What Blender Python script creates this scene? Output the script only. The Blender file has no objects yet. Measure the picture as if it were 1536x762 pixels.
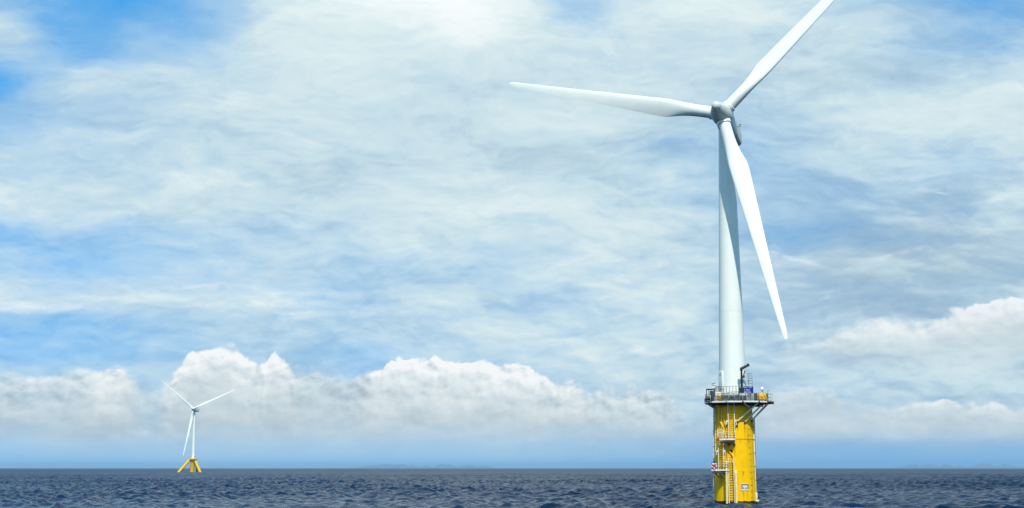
import bpy, bmesh, math, random
import numpy as np
from mathutils import Vector, Matrix

S = bpy.context.scene
C = S.collection
R = math.radians
random.seed(7)

# ------------------------------------------------------------------ camera
CAM_H = 5.71
PITCH = math.atan(321 / 2000)
cam_d = bpy.data.cameras.new('camera')
cam_d.sensor_width = 36.0
cam_d.lens = 36.0 * 2000 / 1536
cam_d.clip_start = 0.5
cam_d.clip_end = 120000
cam = bpy.data.objects.new('camera', cam_d)
C.objects.link(cam)
cam.location = (0, 0, CAM_H)
cam.rotation_euler = (math.pi / 2 + PITCH, 0, 0)
S.camera = cam

# ------------------------------------------------------------------ light and exposure
SUN_EL, SUN_AZ = 50.0, 5.0          # sun behind the camera, to its right
sd = Vector((math.sin(R(SUN_AZ)) * math.cos(R(SUN_EL)), -math.cos(R(SUN_AZ)) * math.cos(R(SUN_EL)), math.sin(R(SUN_EL))))
sl = bpy.data.lights.new('sun', 'SUN')
sl.energy = 3.3
sl.angle = R(0.5)
sl.color = (1.0, 0.965, 0.90)
sun = bpy.data.objects.new('sun', sl)
C.objects.link(sun)
sun.rotation_euler = sd.to_track_quat('Z', 'Y').to_euler()

S.view_settings.view_transform = 'Standard'
S.view_settings.look = 'None'
S.view_settings.gamma = 1
S.view_settings.use_curve_mapping = False
S.view_settings.exposure = 0.38
S.render.engine = 'CYCLES'
S.cycles.max_bounces = 6
S.cycles.volume_bounces = 0

# ------------------------------------------------------------------ node helper
class NT:
    def __init__(s, nt): s.nt = nt
    def n(s, t, **kw):
        nd = s.nt.nodes.new(t)
        for k, v in kw.items(): setattr(nd, k, v)
        return nd
    def link(s, a, b): s.nt.links.new(a, b)
    def put(s, sock, v):
        if hasattr(v, 'is_output'): s.link(v, sock)
        elif v is not None: sock.default_value = v
    def m(s, op, a, b=None, c=None, clamp=False):
        nd = s.n('ShaderNodeMath', operation=op); nd.use_clamp = clamp
        s.put(nd.inputs[0], a)
        if b is not None: s.put(nd.inputs[1], b)
        if c is not None: s.put(nd.inputs[2], c)
        return nd.outputs[0]
    def vm(s, op, a, b=None):
        nd = s.n('ShaderNodeVectorMath', operation=op)
        s.put(nd.inputs[0], a)
        if b is not None: s.put(nd.inputs[1], b)
        return nd.outputs[0]
    def comb(s, x, y, z):
        nd = s.n('ShaderNodeCombineXYZ')
        for i, v in enumerate((x, y, z)): s.put(nd.inputs[i], v)
        return nd.outputs[0]
    def sep(s, v):
        nd = s.n('ShaderNodeSeparateXYZ'); s.put(nd.inputs[0], v); return nd.outputs
    def noise(s, vec, scale, detail=4, rough=0.55, lac=2.0, dist=0.0, col=False):
        nd = s.n('ShaderNodeTexNoise', noise_dimensions='3D')
        s.put(nd.inputs['Vector'], vec)
        nd.inputs['Scale'].default_value = scale; nd.inputs['Detail'].default_value = detail
        nd.inputs['Roughness'].default_value = rough; nd.inputs['Lacunarity'].default_value = lac
        nd.inputs['Distortion'].default_value = dist
        return nd.outputs['Color'] if col else nd.outputs[0]
    def mr(s, v, a, b, c=0.0, d=1.0, interp='LINEAR'):
        nd = s.n('ShaderNodeMapRange', interpolation_type=interp)
        for i, x in enumerate((v, a, b, c, d)): s.put(nd.inputs[i], x)
        return nd.outputs[0]
    def ramp(s, fac, stops, interp='LINEAR'):
        nd = s.n('ShaderNodeValToRGB'); s.put(nd.inputs[0], fac)
        cr = nd.color_ramp; cr.interpolation = interp
        e = cr.elements
        while len(e) > 1: e.remove(e[-1])
        for i, (p, c) in enumerate(stops):
            el = e[0] if i == 0 else e.new(p)
            el.position = p
            el.color = tuple(c) + (1,) if len(c) == 3 else c
        return nd.outputs[0]
    def mix(s, f, a, b, typ='RGBA', blend='MIX'):
        nd = s.n('ShaderNodeMix', data_type=typ)
        if typ == 'RGBA':
            nd.blend_type = blend; i = (0, 6, 7); o = 2
        else: i = (0, 2, 3); o = 0
        s.put(nd.inputs[i[0]], f); s.put(nd.inputs[i[1]], a); s.put(nd.inputs[i[2]], b)
        return nd.outputs[o]

def lin(c):
    return tuple((v / 255 / 12.92 if v / 255 <= 0.04045 else ((v / 255 + 0.055) / 1.055) ** 2.4) for v in c)

# ------------------------------------------------------------------ sky: Nishita with layers of cloud, all in world directions
def sky_dir(px, py):
    """azimuth and elevation (degrees) of a place in the sky"""
    x = (px - 768) / 2000; v = (381 - py) / 2000
    up = math.sin(PITCH) + v * math.cos(PITCH); fw = math.cos(PITCH) - v * math.sin(PITCH)
    return math.degrees(math.atan2(x, fw)), math.degrees(math.atan2(up, fw))

w = bpy.data.worlds.new('World')
S.world = w
w.use_nodes = True
w.node_tree.nodes.clear()
T = NT(w.node_tree)
BG = 0.15
w.cycles.sampling_method = 'MANUAL'
w.cycles.sample_map_resolution = 256
out = T.n('ShaderNodeOutputWorld'); bg = T.n('ShaderNodeBackground')
bg.inputs[1].default_value = BG
T.link(bg.outputs[0], out.inputs[0])
sky = T.n('ShaderNodeTexSky', sky_type='NISHITA')
sky.sun_disc = False
sky.sun_elevation = R(SUN_EL)
sky.sun_rotation = math.atan2(sd.x, sd.y)
sky.air_density = 1.0; sky.dust_density = 0.3; sky.ozone_density = 2.5
hs = T.n('ShaderNodeHueSaturation')
hs.inputs['Saturation'].default_value = 1.0
hs.inputs['Value'].default_value = 1.0
geo = T.n('ShaderNodeTexCoord').outputs['Generated']
dx, dy, dz = T.sep(geo)
# the sea horizon is clear and blue: read the Nishita sky a little higher up than its own dusty horizon
T.link(T.vm('NORMALIZE', T.comb(dx, dy, T.m('ADD', T.m('MULTIPLY', T.m('MAXIMUM', dz, 0.0), 0.5), 0.45))), sky.inputs['Vector'])
T.link(sky.outputs[0], hs.inputs['Color'])
CLEAR_TINT = (0.35, 1.22, 1.44)
clear = T.vm('MULTIPLY', hs.outputs[0], CLEAR_TINT)
az = T.m('MULTIPLY', T.m('ARCTAN2', dx, dy), 180 / math.pi)
el = T.m('MULTIPLY', T.m('ARCTAN2', dz, T.m('MAXIMUM', T.m('ABSOLUTE', dy), 0.25)), 180 / math.pi)
P0 = T.comb(az, el, 0.0)

def fbm(scale, stretch, detail=5, rough=0.55, seed=0.0, vec=None, dist=0.0):
    v = T.vm('MULTIPLY_ADD' if False else 'MULTIPLY', vec if vec is not None else P0, (scale, scale * stretch, 1.0))
    v = T.vm('ADD', v, (seed * 3.1, seed * 1.7, seed))
    return T.noise(v, 1.0, detail, rough, dist=dist)

# warp of the coordinates (cloud edges are ragged, and finer towards the horizon)
w1 = T.m('SUBTRACT', fbm(0.16, 1.8, 4, 0.55, 3.0), 0.5)
w2 = T.m('SUBTRACT', fbm(0.16, 1.8, 4, 0.55, 8.0), 0.5)
kz = T.mr(el, 0, 18, 0.35, 1.0)
azw = T.m('ADD', az, T.m('MULTIPLY', w1, T.m('MULTIPLY', kz, 7.0)))
elw = T.m('ADD', el, T.m('MULTIPLY', w2, T.m('MULTIPLY', kz, 3.2)))

XS = [96 * i for i in range(17)]
AZ0, AZ1 = -24.0, 24.0
def grid(rows, key):
    """field over azimuth and elevation: one colour ramp a row, rows blended upwards"""
    fac = T.mr(azw, AZ0, AZ1)
    prev = None
    rows = sorted(rows, key=lambda r: -r[0])          # horizon first
    for y, vals in rows:
        stops = []
        for x, (c, t) in zip(XS, vals):
            a, _ = sky_dir(x, y)
            stops.append(((a - AZ0) / (AZ1 - AZ0), (c, t, 0)))
        colr = T.ramp(fac, stops, 'CARDINAL')
        e = sky_dir(768, y)[1]
        if prev is None: cur = colr
        else: cur = T.mix(T.mr(elw, pe, e, interp='SMOOTHSTEP'), prev, colr)
        prev, pe = cur, e
    nd = T.n('ShaderNodeSeparateColor'); T.link(prev, nd.inputs[0])
    return nd.outputs[0], nd.outputs[1]

def row(cs, ts):
    return list(zip(cs, ts))
ROWS = [
 (0,  row([.42,.18,.15,.40,.85,.95,.92,1.0,.92,.60,.92,.95,.90,.84,.62,.28,.34], [.45,.4,.4,.5,.58,.68,.8,1.0,.72,.58,.66,.66,.6,.5,.38,.3,.35])),
 (60, row([.78,.34,.42,.52,.90,.96,.96,1.0,.96,.92,.92,.94,.94,.92,.72,.55,.68], [.48,.45,.5,.5,.55,.64,.64,.82,.64,.55,.52,.52,.5,.46,.36,.3,.36])),
 (120,row([.14,.80,.85,.90,.93,.95,.96,.96,.94,.94,.94,.92,.88,.92,.88,.90,.94], [.4,.44,.48,.5,.54,.56,.54,.5,.46,.46,.47,.44,.40,.42,.40,.48,.58])),
 (180,row([.50,.64,.80,.88,.92,.95,.94,.94,.95,.97,.92,.80,.80,.92,.95,.90,.94], [.40,.42,.44,.47,.48,.52,.44,.45,.47,.55,.44,.38,.38,.48,.57,.48,.54])),
 (240,row([.78,.82,.86,.90,.90,.92,.94,.94,.94,.94,.82,.74,.70,.88,.86,.74,.90], [.47,.48,.48,.48,.44,.40,.43,.45,.44,.41,.38,.38,.40,.46,.48,.42,.46])),
 (300,row([.90,.90,.90,.95,.95,.94,.95,.95,.97,.95,.90,.80,.72,.72,.76,.80,.86], [.58,.52,.5,.56,.52,.48,.54,.54,.60,.54,.43,.40,.30,.22,.22,.24,.38])),
 (350,row([.36,.54,.62,.74,.78,.86,.95,.95,.95,.95,.92,.86,.68,.72,.86,.92,.94], [.48,.45,.45,.48,.48,.5,.60,.58,.58,.58,.50,.46,.30,.20,.26,.34,.42])),
 (400,row([.52,.40,.48,.66,.80,.82,.72,.76,.80,.86,.82,.86,.88,.92,.93,.92,.90], [.46,.44,.44,.46,.46,.46,.42,.44,.44,.48,.44,.46,.40,.30,.28,.26,.30])),
 (450,row([.84,.80,.88,.86,.88,.72,.80,.88,.80,.84,.86,.88,.84,.86,.84,.86,.90], [.58,.54,.58,.58,.58,.44,.46,.52,.44,.48,.50,.50,.32,.24,.18,.24,.34])),
 (490,row([.50,.46,.60,.76,.78,.78,.82,.82,.86,.84,.90,.90,.88,.88,.90,.92,.92], [.46,.44,.44,.46,.46,.45,.46,.46,.52,.46,.54,.52,.38,.34,.36,.34,.36])),
 (530,row([.42,.46,.56,.66,.80,.70,.62,.80,.86,.90,.90,.90,.90,.92,.94,.92,.92], [.44,.44,.44,.44,.44,.42,.44,.46,.48,.50,.46,.48,.40,.38,.44,.42,.42])),
 (560,row([.70,.72,.74,.76,.76,.66,.68,.78,.80,.86,.88,.90,.86,.88,.90,.90,.90], [.42,.42,.42,.42,.44,.45,.45,.44,.45,.46,.42,.42,.38,.42,.44,.42,.42])),
 (600,row([.82,.82,.84,.84,.84,.84,.84,.84,.84,.84,.86,.88,.84,.88,.90,.88,.88], [.40,.40,.40,.40,.40,.40,.40,.40,.42,.42,.38,.40,.38,.40,.40,.38,.38])),
 (640,row([.84,.85,.86,.85,.85,.85,.85,.86,.86,.86,.84,.84,.82,.84,.84,.82,.82], [.30,.30,.32,.32,.34,.34,.34,.34,.34,.34,.34,.36,.38,.40,.40,.36,.36])),
 (672,row([.66,.68,.70,.70,.72,.72,.72,.72,.72,.72,.72,.70,.68,.68,.68,.66,.66], [.40,.40,.40,.40,.40,.40,.40,.40,.38,.36,.32,.26,.20,.20,.20,.20,.20])),
 (702,row([.50,.50,.50,.52,.54,.54,.55,.55,.54,.52,.50,.46,.44,.44,.44,.44,.44], [.50,.50,.50,.50,.50,.50,.48,.46,.42,.36,.28,.22,.18,.18,.18,.18,.18])),
]
cov, tone = grid(ROWS, None)

# streaky detail
s1 = T.m('SUBTRACT', fbm(0.22, 3.2, 6, 0.58, 12.0, dist=0.6), 0.5)
s2 = T.m('SUBTRACT', fbm(0.75, 3.6, 5, 0.6, 21.0, dist=0.4), 0.5)
s3 = T.m('SUBTRACT', fbm(0.12, 1.6, 5, 0.55, 31.0), 0.5)
det = T.m('ADD', T.m('ADD', T.m('MULTIPLY', s1, 0.50), T.m('MULTIPLY', T.m('MULTIPLY', s2, 0.55), T.mr(s3, -.12, .15))), T.m('MULTIPLY', s3, 0.40))
PW = T.comb(azw, elw, 0.0)
def relief(scale, stretch, dy, seed, detail=6):
    a = fbm(scale, stretch, detail, 0.6, seed, vec=PW)
    up = T.vm('ADD', PW, (0.12, dy, 0.0))
    return T.m('SUBTRACT', a, fbm(scale, stretch, detail, 0.6, seed, vec=up))
rel = T.m('ADD', T.m('MULTIPLY', relief(0.16, 2.3, 0.75, 61.0, 4), 0.85), T.m('MULTIPLY', relief(0.55, 3.0, 0.22, 71.0, 4), 0.36))
rel = T.m('MULTIPLY', rel, T.mr(el, 0.8, 3.5, 0.1, 1.0))
rel = T.m('MULTIPLY', rel, T.mr(el, 6.0, 15.0, 1.0, 0.62))
low = T.mr(el, 0.3, 2.5)                                   # calmer just above the horizon
det = T.m('MULTIPLY', det, T.m('MULTIPLY', T.mr(low, 0, 1, 0.35, 1.0), T.mr(el, 6.0, 15.0, 1.0, 0.78)))
# detail acts where cloud is broken
cov = T.mr(T.m('ADD', T.m('ADD', cov, T.m('MULTIPLY', det, 0.65)), T.m('MULTIPLY', rel, 0.35)), 0.06, 0.94)
tone = T.m('ADD', T.m('ADD', T.m('ADD', tone, 0.05), T.m('MULTIPLY', det, 0.50)), rel)

def cloud_rgb(t, heap=False):
    k = 1.0 / BG / 2 ** 0.38
    st = [(0.0, (154, 173, 184)), (0.3, (187, 202, 208)), (0.5, (211, 222, 225)), (0.75, (234, 241, 241)), (1.0, (255, 255, 254))] if heap else [(0.0, (140, 168, 193)), (0.3, (172, 198, 214)), (0.5, (199, 223, 233)), (0.72, (221, 238, 241)), (1.0, (250, 255, 255))]
    nd = T.ramp(t, [(p, tuple(v for v in lin(c))) for p, c in st])
    return T.vm('MULTIPLY', nd, (k, k, k))

col = T.mix(cov, clear, cloud_rgb(tone))

# heaped cloud banks with lit tops
def billow_group():
    g = bpy.data.node_groups.new('billow', 'ShaderNodeTree')
    g.interface.new_socket('v', in_out='INPUT', socket_type='NodeSocketVector')
    g.interface.new_socket('h', in_out='OUTPUT', socket_type='NodeSocketFloat')
    B = NT(g); i = B.n('NodeGroupInput'); o = B.n('NodeGroupOutput')
    wv = B.noise(i.outputs[0], 0.9, 3, 0.5, col=True)
    v = B.vm('ADD', i.outputs[0], B.vm('MULTIPLY', B.vm('SUBTRACT', wv, (.5, .5, .5)), (.7, .7, .7)))
    acc = None
    for sc, am in ((0.55, 1.0), (1.2, 0.55), (2.6, 0.28), (5.6, 0.13)):
        vo = B.n('ShaderNodeTexVoronoi', feature='F1', voronoi_dimensions='2D')
        vo.inputs['Scale'].default_value = sc
        B.link(v, vo.inputs['Vector'])
        t = B.m('MULTIPLY', B.m('SUBTRACT', 0.75, vo.outputs['Distance']), am)
        acc = t if acc is None else B.m('ADD', acc, t)
    acc = B.m('ADD', B.m('MULTIPLY', acc, 0.55), B.m('MULTIPLY', B.noise(v, 2.2, 6, 0.62), 0.35))
    B.link(acc, o.inputs[0])
    return g
BILL = billow_group()
def bill(vec):
    nd = T.n('ShaderNodeGroup'); nd.node_tree = BILL
    T.put(nd.inputs[0], vec); return nd.outputs[0]

def bank(col, tops, seed, amp, edge, base0, base1, scale=1.0, gray=0.33, gain=1.6, depth=1.0, opac=1.0):
    """tops: (px, py, brightness, solidity) along the bank's upper outline"""
    fac = T.mr(az, AZ0, AZ1)
    st = []
    for x, y, b, so in tops:
        a, e = sky_dir(x, y)
        st.append(((a - AZ0) / (AZ1 - AZ0), (e / 10, b, so)))
    rc = T.ramp(fac, st, 'LINEAR')
    nd = T.n('ShaderNodeSeparateColor'); T.link(rc, nd.inputs[0])
    top = T.m('MULTIPLY', nd.outputs[0], 10.0); bri = nd.outputs[1]; sol = nd.outputs[2]
    v = T.vm('ADD', T.vm('MULTIPLY', P0, (scale, scale * 1.35, 1)), (seed, seed * 1.3, seed * 2.1))
    b0 = bill(v)
    b1 = bill(T.vm('ADD', v, (0.16 * scale, 0.30 * scale, 0)))
    d = T.m('ADD', T.m('SUBTRACT', top, el), T.m('MULTIPLY', T.m('SUBTRACT', b0, 0.55), amp))
    # soft where the outline is hazy, crisp where it is solid
    e2 = T.mr(sol, 0, 1, edge * 9, edge)
    c = T.mr(d, 0.0, e2, interp='SMOOTHSTEP')
    rag = T.m('ADD', el, T.m('MULTIPLY', T.m('SUBTRACT', fbm(0.3, 2.5, 5, 0.6, seed + 5), 0.5), 1.4))
    c = T.m('MULTIPLY', c, T.mr(rag, base0, base1, interp='SMOOTHSTEP'))
    c = T.m('MULTIPLY', c, T.mr(sol, 0, 0.6, 0.25, opac), clamp=True)
    relief = T.m('MULTIPLY', T.m('SUBTRACT', b0, b1), gain)
    lit = T.m('POWER', 2.718, T.m('MULTIPLY', T.m('MAXIMUM', d, 0.0), -1.0 / depth))
    t = T.m('ADD', gray, T.m('MULTIPLY', T.m('MULTIPLY', lit, bri), 0.75))
    t = T.m('ADD', t, T.m('MULTIPLY', relief, T.mr(lit, 0.1, 0.9, 0.10, 0.80)))
    t = T.m('ADD', t, T.m('MULTIPLY', T.m('SUBTRACT', fbm(0.45, 1.8, 5, 0.6, seed + 17), 0.5), 0.60))
    t = T.m('ADD', t, T.m('MULTIPLY', det, 0.35))
    return T.mix(c, col, cloud_rgb(T.m('MINIMUM', T.m('MAXIMUM', t, 0.0), 1.0), True))

# far right bank, high
TOPC = [(1080,560,.3,0),(1150,530,.5,.15),(1180,505,.8,.5),(1240,497,.8,.5),(1300,480,.85,.7),(1345,470,.9,.85),(1372,478,.8,.7),(1420,468,.9,.8),(1462,450,1.05,1),(1500,444,1.1,1),(1540,440,1.1,1)]
col = bank(col, TOPC, 4.3, 0.80, 0.12, 3.4, 6.4, 1.1, gray=.42, gain=1.8, depth=.9, opac=.75)
# low bank across the left and middle
TOPA = [(-10,556,.30,.45),(110,548,.55,.45),(150,548,.75,.6),(172,541,1.0,.9),(192,548,.8,.7),(208,560,.35,.3),(235,574,.10,.12),(266,548,.9,.8),(288,522,1.1,1),(318,517,1.1,.95),(345,514,1.05,.8),(372,530,.95,.9),(395,548,.8,.9),(409,522,1.0,1),(448,540,.35,.5),(520,556,.12,.4),(556,553,.5,.7),(578,546,1.0,1),(598,534,1.1,1),(650,538,1.15,1),(720,541,1.2,1),(800,548,1.0,.95),(838,572,.7,.8),(860,562,.9,.7),(880,576,.6,.55),(915,582,.5,.5),(955,569,.6,.55),(1000,577,.5,.5),(1020,596,.25,.15),(1050,606,.2,.05)]
col = bank(col, TOPA, 1.7, 0.80, 0.13, 0.6, 2.3, 1.3, gray=.35, gain=2.1, depth=1.25, opac=.92)
# low bank right
TOPB = [(1060,640,.2,0),(1120,606,.3,.1),(1150,588,.5,.5),(1200,580,.6,.55),(1250,578,.6,.5),(1270,600,.4,.3),(1330,610,.5,.5),(1360,603,.8,.7),(1398,602,.8,.7),(1416,592,1.1,1),(1440,604,.8,.8),(1475,604,.7,.7),(1494,599,1,.9),(1520,608,.7,.7),(1545,606,.7,.7)]
col = bank(col, TOPB, 9.2, 0.45, 0.08, 0.8, 2.0, 1.5, gray=.40, gain=1.6, depth=.45, opac=.7)
# thin bright wisps (px, py, half length, half height, tilt, strength)
WISPS = [(290,431,70,5,2,.5),(420,441,55,5,0,.6),(395,455,110,5,1,.65),(190,446,100,6,0,.4),(60,461,95,9,0,.5),(442,469,36,4,0,.6),
 (870,391,130,8,0,.35),(905,388,60,4,0,.3),(620,381,110,8,0,.25),(950,424,85,6,2,.35),(1000,470,60,6,0,.3),(560,470,120,6,2,.3),(705,452,80,5,0,.3),(850,512,90,7,4,.35),(962,524,26,7,0,.8),(990,527,50,6,0,.4),
 (1190,388,52,5,-14,.6),(1505,297,42,5,14,.6),(1400,287,24,4,-8,.5),(1330,384,80,5,14,.35),(1430,160,110,12,9,.35),(1300,172,70,8,8,.3),
 (455,212,50,6,-14,.45),(350,148,34,13,8,.45),(265,262,60,6,-8,.35),(300,270,50,5,-12,.3),(470,320,70,6,-10,.3),(700,22,70,42,0,.9),(1165,392,26,16,0,.35),(1205,583,56,9,6,.5),(218,646,22,8,0,.45),(1040,590,50,9,0,.3)]
wz = T.m('SUBTRACT', fbm(0.9, 2.4, 4, 0.6, 41.0), 0.5)
pw = T.comb(T.m('ADD', az, T.m('MULTIPLY', w2, 2.2)), T.m('ADD', el, T.m('MULTIPLY', wz, 0.55)), 0.0)
acc = None
for (px, py, lx, ly, tilt, st) in WISPS:
    a, e = sky_dir(px, py)
    mp = T.n('ShaderNodeMapping', vector_type='TEXTURE')
    mp.inputs['Location'].default_value = (a, e, 0)
    mp.inputs['Rotation'].default_value = (0, 0, R(tilt))
    mp.inputs['Scale'].default_value = (lx / 34.9 * 1.3, ly / 34.9 * 1.5, 1)
    T.link(pw, mp.inputs['Vector'])
    ln = T.n('ShaderNodeVectorMath', operation='LENGTH'); T.link(mp.outputs[0], ln.inputs[0])
    v = T.mr(ln.outputs['Value'], 1.0, 0.1, 0.0, st * .8, 'SMOOTHSTEP')
    acc = v if acc is None else T.m('MAXIMUM', acc, v)
acc = T.m('MULTIPLY', acc, T.mr(fbm(1.4, 3.0, 4, .6, 55.0), .32, .6))
col = T.mix(acc, col, cloud_rgb(0.95))
T.link(col, bg.inputs[0])

# ------------------------------------------------------------------ materials
def mat(name, base, rough=0.5, spec=0.5, metal=0.0, var=0.12, vscale=0.8, stain=None, stain_amt=0.0, streak=None, bump=0.0, runs=None, blotch=1.0):
    m = bpy.data.materials.new(name); m.use_nodes = True
    m.node_tree.nodes.clear(); N = NT(m.node_tree)
    o = N.n('ShaderNodeOutputMaterial'); p = N.n('ShaderNodeBsdfPrincipled')
    N.link(p.outputs[0], o.inputs[0])
    tc = N.n('ShaderNodeTexCoord').outputs['Object']
    n1 = N.noise(tc, vscale, 5, 0.6)
    lo = tuple(b * (1 - var) for b in base); hi = tuple(min(1, b * (1 + var)) for b in base)
    c = N.ramp(n1, [(0.3, lo), (0.7, hi)])
    if stain:
        n2 = N.noise(tc, vscale * 2.3, 6, 0.68)
        c = N.mix(N.m('MULTIPLY', N.mr(n2, 0.56, 0.72), stain_amt * blotch), c, stain + (1,))
        if streak:
            v = N.vm('MULTIPLY', tc, streak)
            n3 = N.noise(v, 1.0, 5, 0.6)
            c = N.mix(N.m('MULTIPLY', N.mr(n3, 0.58, 0.75), stain_amt), c, stain + (1,))
    if runs:                                    # rust running down from fittings: (x, top z, length, half width)
        ox, oy, oz = N.sep(tc)
        wob = N.m('MULTIPLY', N.m('SUBTRACT', N.noise(N.vm('MULTIPLY', tc, (3, 3, 1.2)), 1.0, 4, .6), .5), .30)
        xw = N.m('ADD', ox, wob)
        front = N.mr(oy, 0.0, -0.3)
        acc = None
        for (rx, rz, rl, rw) in runs:
            a = N.mr(N.m('ABSOLUTE', N.m('SUBTRACT', xw, rx)), rw, rw * .2)
            b = N.m('MULTIPLY', N.mr(oz, rz + .05, rz - .1), N.mr(oz, rz - rl, rz - rl * .15))
            v = N.m('MULTIPLY', a, b); acc = v if acc is None else N.m('MAXIMUM', acc, v)
        acc = N.m('MULTIPLY', N.m('MULTIPLY', acc, front), N.mr(N.noise(N.vm('MULTIPLY', tc, (9, 9, 1.0)), 1.0, 4, .6), .30, .62, .15, .85))
        c = N.mix(acc, c, (.30, .085, .008, 1))
    N.link(c, p.inputs['Base Color'])
    N.link(N.mr(n1, 0, 1, rough * 0.85, min(1, rough * 1.15)), p.inputs['Roughness'])
    p.inputs['Metallic'].default_value = metal
    p.inputs['Specular IOR Level'].default_value = spec
    if bump:
        b = N.n('ShaderNodeBump'); b.inputs['Strength'].default_value = bump; b.inputs['Distance'].default_value = 0.02
        N.link(N.noise(tc, vscale * 6, 4, 0.6), b.inputs['Height']); N.link(b.outputs[0], p.inputs['Normal'])
    return m

M = {
 'white': mat('white_paint', (.80, .81, .70), .38, .5, var=.035, vscale=.25, stain=(.50, .52, .46), stain_amt=.10, streak=(1.2, 1.2, .05)),
 'blade': mat('blade_gelcoat', (.81, .82, .72), .36, .5, var=.03, vscale=.3, stain=(.52, .54, .49), stain_amt=.10, streak=(.6, .6, .08)),
 'grey': mat('nacelle_paint', (.58, .61, .53), .40, .5, var=.05, vscale=.5, stain=(.36, .38, .36), stain_amt=.25, streak=(2, 2, .3)),
 'yellow': mat('yellow_paint', (.90, .50, .0003), .6, .10, var=.06, vscale=.6, stain=(.34, .12, .010), stain_amt=.65, streak=(2.0, 2.0, .10), bump=.2, blotch=.35, runs=[(.62, 13.0, 2.2, .16), (1.75, 12.9, 3.0, .18), (2.85, 13.1, 2.4, .16), (-.83, 9.3, 1.6, .14), (.05, 9.3, 2.2, .16), (-.5, 8.3, 1.8, .14), (-1.35, 12.4, 2.0, .15), (-2.2, 5.3, 3.6, .35), (-2.7, 15.6, 3.2, .2), (-1.9, 15.6, 4.2, .22), (1.3, 5.2, 1.2, .2), (.4, 4.2, 2.2, .14), (2.3, 10.3, 1.0, .12), (1.0, 10.3, .8, .1), (1.3, 1.9, 1.2, .2)]),
 'yellow_clean': mat('yellow_rail_paint', (.86, .47, .003), .55, .25, var=.12, vscale=2, stain=(.40, .18, .02), stain_amt=.5),
 'cream': mat('cream_paint', (.74, .66, .42), .5, .4, var=.12, vscale=1.5, stain=(.42, .22, .06), stain_amt=.45, streak=(5, 5, .4)),
 'bumper': mat('bumper_paint', (.82, .62, .20), .5, .3, var=.12, vscale=1.5, stain=(.45, .20, .04), stain_amt=.5, streak=(5, 5, .4)),
 'midsteel': mat('weathered_steel', (.13, .135, .115), .55, .4, metal=.1, var=.3, vscale=3, stain=(.16, .09, .04), stain_amt=.4),
 'steel': mat('galvanised_steel', (.46, .47, .44), .5, .5, metal=.2, var=.2, vscale=3, stain=(.20, .13, .07), stain_amt=.4),
 'pale': mat('pale_steel', (.70, .70, .66), .5, .5, var=.12, vscale=3, stain=(.4, .25, .12), stain_amt=.35),
 'dark': mat('dark_steel', (.045, .05, .045), .6, .4, var=.3, vscale=3, stain=(.10, .05, .03), stain_amt=.4),
 'under': mat('dark_grating', (.03, .028, .024), .8, .3, var=.3, vscale=3),
 'green': mat('crane_green', (.010, .020, .017), .5, .3, var=.2, vscale=2),
 'blue': mat('sign_blue', (.006, .018, .19), .4, .4, var=.05, vscale=2),
 'ink': mat('sign_white', (.75, .78, .82), .5, .3, var=.05, vscale=2),
 'black': mat('black_marks', (.02, .018, .015), .7, .3, var=.3, vscale=5),
 'rust': mat('rusty_steel', (.12, .035, .018), .8, .3, var=.4, vscale=4),
 'orange': mat('orange_yellow_cover', (.88, .45, .004), .55, .4, var=.15, vscale=2, stain=(.3, .12, .02), stain_amt=.6),
 'red': mat('buoy_red', (.65, .07, .03), .5, .4, var=.15, vscale=4),
 'growth': mat('marine_growth', (.018, .016, .012), .9, .3, var=.4, vscale=3, bump=.6),
 'navy': mat('dark_blue_paint', (.03, .045, .065), .5, .4, var=.2, vscale=2),
 'glass': mat('lamp_dome', (.85, .9, .92), .2, .6, var=.03),
 'hazed_rock': mat('hazed_island_rock', (.13, .17, .20), .9, .2, var=.3, vscale=.004),  # pale bluish rock: part of the distance haze is put into the colour
}

HAZE = 4.0e-5
# ------------------------------------------------------------------ mesh helpers
def finish(bm, name, m, parent=None, smooth=True, angle=35):
    bmesh.ops.recalc_face_normals(bm, faces=bm.faces)
    me = bpy.data.meshes.new(name); bm.to_mesh(me); bm.free()
    me.materials.append(M[m] if isinstance(m, str) else m)
    if smooth:
        me.polygons.foreach_set('use_smooth', [True] * len(me.polygons))
        try: me.set_sharp_from_angle(angle=R(angle))
        except Exception: pass
    o = bpy.data.objects.new(name, me); C.objects.link(o)
    if parent is not None: o.parent = parent
    return o

def empty(name, loc=(0, 0, 0), rz=0.0, parent=None):
    o = bpy.data.objects.new(name, None); C.objects.link(o)
    o.location = loc; o.rotation_euler = (0, 0, rz)
    o.empty_display_size = 1
    if parent is not None: o.parent = parent
    return o

def tag(o, label=None, cat=None, group=None, kind=None):
    for k, v in (('label', label), ('category', cat), ('group', group), ('kind', kind)):
        if v: o[k] = v
    return o

def lathe(bm, prof, n=48, cx=0, cy=0, cap=True, M4=None):
    rings = []
    for r, z in prof:
        ring = []
        for i in range(n):
            a = 2 * math.pi * i / n
            v = Vector((cx + r * math.cos(a), cy + r * math.sin(a), z))
            if M4 is not None: v = M4 @ v
            ring.append(bm.verts.new(v))
        rings.append(ring)
    for a, b in zip(rings, rings[1:]):
        for i in range(n):
            j = (i + 1) % n
            bm.faces.new((a[i], a[j], b[j], b[i]))
    if cap:
        bm.faces.new(rings[0][::-1]); bm.faces.new(rings[-1])

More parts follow.
